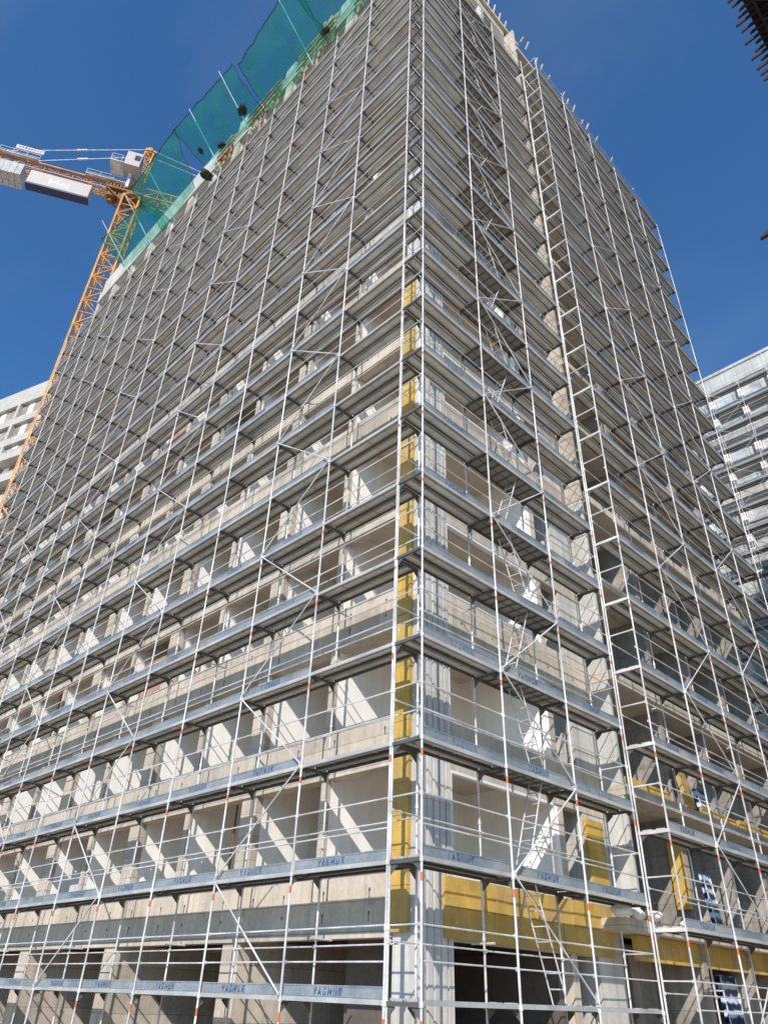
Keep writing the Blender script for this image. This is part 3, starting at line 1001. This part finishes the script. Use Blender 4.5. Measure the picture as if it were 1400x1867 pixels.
for y in (-0.95, 0.95):
    for x0, x1 in ((1.0, 5.2), (10.0, 14.0)):
        g = Geo()
        for z in (1.55, 2.05, 2.55):
            g.tube((x0, y, ZM+z), (x1, y, ZM+z), 0.03, 5)
        for k in range(4):
            xx = x0+(x1-x0)*k/3
            g.tube((xx, y, ZM+1.5), (xx, y, ZM+2.6), 0.03, 5)
        g.box(x0, x1, y-0.25, y+0.25, ZM+1.48, ZM+1.54)
        g.build('walkway_railing', 'steel', crane)
for k in range(5):
    g = Geo()
    g.box(11.0+k*0.62, 11.0+k*0.62+0.58, -0.85, 0.95, ZM-1.5, ZM+0.35)
    g.build('counterweight', 'cwt', crane)
# hanging sign under the counter jib, lettering on the side that faces the camera (local +y)
SY = 0.62
g = Geo()
g.box(4.2, 10.35, SY-0.9, SY, ZM-1.75, ZM+0.25, 0)
g.box(4.15, 10.4, SY-0.92, SY+0.006, ZM-2.0, ZM-1.752, 1)
for x in (5, 7.3, 9.6):
    g.bar((x, SY-0.45, ZM+0.25), (x, SY-0.45, ZM+0.7), 0.08, 0.08, 1)
vs, fs = text_geo('Hei', 1.5, 0.0)
g.add([(7.3-p[0], SY+0.008, ZM-1.35+p[1]*0.95) for p in vs], [f for f in fs], 2)
g.build('sign_panel', ['white', 'navy', 'signwhite'], crane)
g = Geo()
g.box(9.8, 12.6, 0.99, 1.05, ZM+2.65, ZM+3.3, 0)
for k in range(8):                                   # worn, unreadable marks: dark ones, then red ones
    x = 12.3-k*0.29
    g.box(x-0.17, x, 1.053, 1.06, ZM+2.86, ZM+3.08+0.05*(k % 3), 1 if k < 5 else 2)
g.build('name_board', ['white', 'navy', 'red'], crane)
g = Geo()
for y in (-0.45, 0.45):
    g.tube((0.1, y, ZM+9.7), (14.5, y*1.5, ZM+1.6), 0.05, 5)
    g.bar((6.2, y*1.2, ZM+6.3), (7.2, y*1.2, ZM+5.75), 0.16, 0.16)
    g.tube((-0.1, y, ZM+9.7), (-30, 0, ZM+2.7), 0.05, 5)
g.build('tie_bar', 'steel', crane)
g = Geo()
for k in range(2):
    lattice(g, (-1.0-k*20, 0, ZM+1.4), (-21.0-k*20, 0, ZM+1.4), 1.3, 1.3, 0.08, 1.4)
g.build('jib', 'crane', crane)
# cab
cab = Geo()
cab.box(-0.1, 1.5, 0.95, 2.55, ZM+2.9, ZM+5.3)
cabo = cab.build('cab', 'white', crane)
g = Geo()
g.box(-0.13, -0.101, 1.1, 2.4, ZM+3.7, ZM+5.0)
g.box(0.0, 0.6, 2.551, 2.58, ZM+3.9, ZM+4.8)
w = g.build('window', 'glass', cabo)
g = Geo()
g.box(1.52, 2.9, 0.9, 2.7, ZM+2.8, ZM+2.9)
for x in (1.75, 2.85):
    for y in (0.95, 2.65):
        g.tube((x, y, ZM+2.9), (x, y, ZM+4.0), 0.03, 5)
for z in (3.45, 4.0):
    g.tube((1.75, 2.65, ZM+z), (2.85, 2.65, ZM+z), 0.03, 5)
    g.tube((2.85, 0.95, ZM+z), (2.85, 2.65, ZM+z), 0.03, 5)
g.bar((0.8, 1.0, ZM+1.0), (0.8, 1.4, ZM+2.9), 0.3, 0.3)
g.build('cab_platform', 'steel', crane)

# ------------------------------------------------------------------ pale tower at the far left
blk = empty('apartment_block', (-60.6, 4.9, GZ), math.atan2(-0.32, -0.95))   # +x runs along the face to the left
tag(blk, 'pale concrete apartment block with open window bays behind the crane at far left', 'building', kind='thing')
ZR = 56.4-GZ
g = Geo()
g.box(-6, 9.0, -14, -0.4, 0, ZR-0.1)
g.build('wall', 'concrete_far', blk)
g = Geo()
g.box(-6, 9.2, -0.39, 0, ZR-2.3, ZR)
g.build('parapet', 'white_concrete', blk)
for n in range(17):
    z1 = ZR-2.3-n*3.05-2.05
    g = Geo()
    out = 0.0 if n < 2 else 0.7
    g.box(-6, 9.0, -0.39, out, z1-1.0, z1)
    if out:
        g.box(-6, 9.0, out-0.1, out+0.02, z1+0.002, z1+0.12)
    g.build('spandrel_beam', 'white_concrete', blk)
    for x in (-0.9, 3.6, 8.0):
        g = Geo()
        g.box(x, x+(0.95 if x != 3.6 else 0.4), -0.385, 0.02 if n < 2 else -0.02, z1+0.002, z1+2.048)
        g.build('pier', 'white_concrete', blk)
    for x in (1.7, 6.2):
        g = Geo()
        g.box(x, x+0.9, -0.396, -0.392, z1+0.002, z1+2.0, 0)
        g.build('infill_panel', 'plaster', blk)

# ------------------------------------------------------------------ scaffolded twin tower at the far right
twin = empty('twin_tower', (-14, 45.2, GZ))
tag(twin, 'second unfinished tower seen past the right edge of the main tower, behind its own scaffold', 'building', kind='thing')
ZQ = 48.9-GZ
g = Geo()
g.box(0, 26, 0.6, 14, 0, ZQ-0.5)
g.build('wall', 'concrete_pale', twin)
g = Geo()
g.box(-0.3, 26, 0, 0.59, ZQ-1.9, ZQ)
g.box(-0.35, 26.1, -0.1, 0.6, ZQ-0.25, ZQ+0.05)
g.build('parapet', 'concrete_pale', twin)
for n in range(15):
    z = ZQ-1.9-2.0-n*3.03
    g = Geo()
    g.box(0, 26, 0.02, 0.58, z-1.0, z)
    g.build('spandrel_beam', 'concrete_pale', twin)
    for k in range(1, 7):
        g = Geo()
        x = 0.6+k*2.6+(n % 2)*0.3
        g.box(x, x+1.3, 0.56, 0.598, z+0.03, z+1.9)
        g.build('glazing', 'pale_glass', twin)
for k in range(11):
    g = Geo()
    g.box(0.1+k*2.6, 0.1+k*2.6+0.45, 0.05, 0.55, 0, ZQ-1.95)
    g.build('pier', 'plaster', twin)
scaffold('pale steel scaffold covering the second tower at the far right edge', (4.5, 44.0, 0), 0.0, 6,
         [LV*k-0.3 for k in range(6, 24)], GZ, 47.6, braces=((1, 0), (3, 1)), text=False)

# ------------------------------------------------------------------ neighbouring tower whose formwork juts into the top right corner
nb = empty('neighbour_tower', (11.5, 12.0, GZ))
tag(nb, 'neighbouring tower whose shadow-dark timber formwork juts into the top right corner', 'building', kind='thing')
g = Geo()
g.box(0, 14, 1.5, 16, 0, 45.3)
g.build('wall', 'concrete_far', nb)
random.seed(11)
g = Geo()
ZF = 45.6-GZ
g.box(-2.05, 14, -1.0, 17, ZF+0.42, ZF+0.62)
g.box(-1.2, 14, -0.6, 16.6, ZF+0.63, ZF+1.4)
for x in (-1.7, -0.9, 0.2, 1.4):
    g.box(x, x+0.14, -1.0, 17, ZF-0.02, ZF+0.17)
g.build('slab_formwork', 'shadetimber', nb)
for k in range(46):
    y = -0.9+k*0.385
    g = Geo()
    x0 = -2.75+random.uniform(-0.25, 0.35)
    g.bar((x0, y+random.uniform(-.06, .06), ZF+0.29+random.uniform(-.04, .04)), (1.6, y, ZF+0.29), 0.09, 0.2)
    g.build('joist', 'shadetimber', nb)
for k in range(12):
    g = Geo()
    y = 1.0+k*1.3
    g.bar((-1.6, y, ZF-0.02), (0.0, y, ZF-2.6), 0.12, 0.12)
    g.build('raker', 'shadetimber', nb)
g = Geo()
g.bar((-6.05, 8.0, 33.45-GZ), (0, 8.0, 33.6-GZ), 0.16, 0.16)
g.bar((-5.9, 8.0, 33.5-GZ), (0, 8.0, 36.4-GZ), 0.12, 0.12)
g.box(-5.2, 0, 7.2, 9.2, 33.62-GZ, 33.72-GZ)
g.build('catch_platform', 'shadetimber', nb)

# ------------------------------------------------------------------ light
SUN = Vector((0.65, -1.0, 0.79)).normalized()
sun = bpy.data.lights.new('sun', 'SUN')
sun.energy = 5.0
sun.angle = math.radians(0.5)
sun.color = (1.0, 0.955, 0.89)
so = bpy.data.objects.new('sun', sun)
so.rotation_euler = (-SUN).to_track_quat('-Z', 'Y').to_euler()
COL.objects.link(so)
w = bpy.data.worlds.new('World')
sc.world = w
w.use_nodes = True
nt = w.node_tree
bg = nt.nodes['Background']
sky = nt.nodes.new('ShaderNodeTexSky')
sky.sky_type = 'NISHITA'
sky.sun_disc = False
sky.sun_elevation = math.asin(SUN.z)
sky.sun_rotation = math.atan2(SUN.x, SUN.y)
sky.air_density = 1.0
sky.dust_density = 0.8
sky.ozone_density = 2.0
sky.altitude = 200
grade = nt.nodes.new('ShaderNodeMix'); grade.data_type = 'RGBA'; grade.blend_type = 'MULTIPLY'
grade.inputs[0].default_value = 1.0
grade.inputs[7].default_value = (0.48, 0.905, 1.25, 1)
nt.links.new(sky.outputs[0], grade.inputs[6])
tcs = nt.nodes.new('ShaderNodeTexCoord')
cm = nt.nodes.new('ShaderNodeMapping'); cm.inputs['Scale'].default_value = (1.2, 3.0, 2.2)
cn = nt.nodes.new('ShaderNodeTexNoise'); cn.inputs['Scale'].default_value = 1.5; cn.inputs['Detail'].default_value = 6
cr = nt.nodes.new('ShaderNodeMapRange')
cr.inputs['From Min'].default_value = 0.48; cr.inputs['From Max'].default_value = 0.8
cr.inputs['To Max'].default_value = 0.09
haze = nt.nodes.new('ShaderNodeMix'); haze.data_type = 'RGBA'
haze.inputs[7].default_value = (4.2, 4.6, 5.0, 1)
nt.links.new(tcs.outputs['Generated'], cm.inputs['Vector'])
nt.links.new(cm.outputs[0], cn.inputs['Vector'])
nt.links.new(cn.outputs['Fac'], cr.inputs['Value'])
nt.links.new(cr.outputs[0], haze.inputs[0])
nt.links.new(grade.outputs[2], haze.inputs[6])
nt.links.new(haze.outputs[2], bg.inputs['Color'])
bg.inputs['Strength'].default_value = 0.15
sc.view_settings.view_transform = 'Standard'
sc.view_settings.look = 'None'
sc.view_settings.exposure = 0
sc.cycles.max_bounces = 6
sc.cycles.transparent_max_bounces = 12
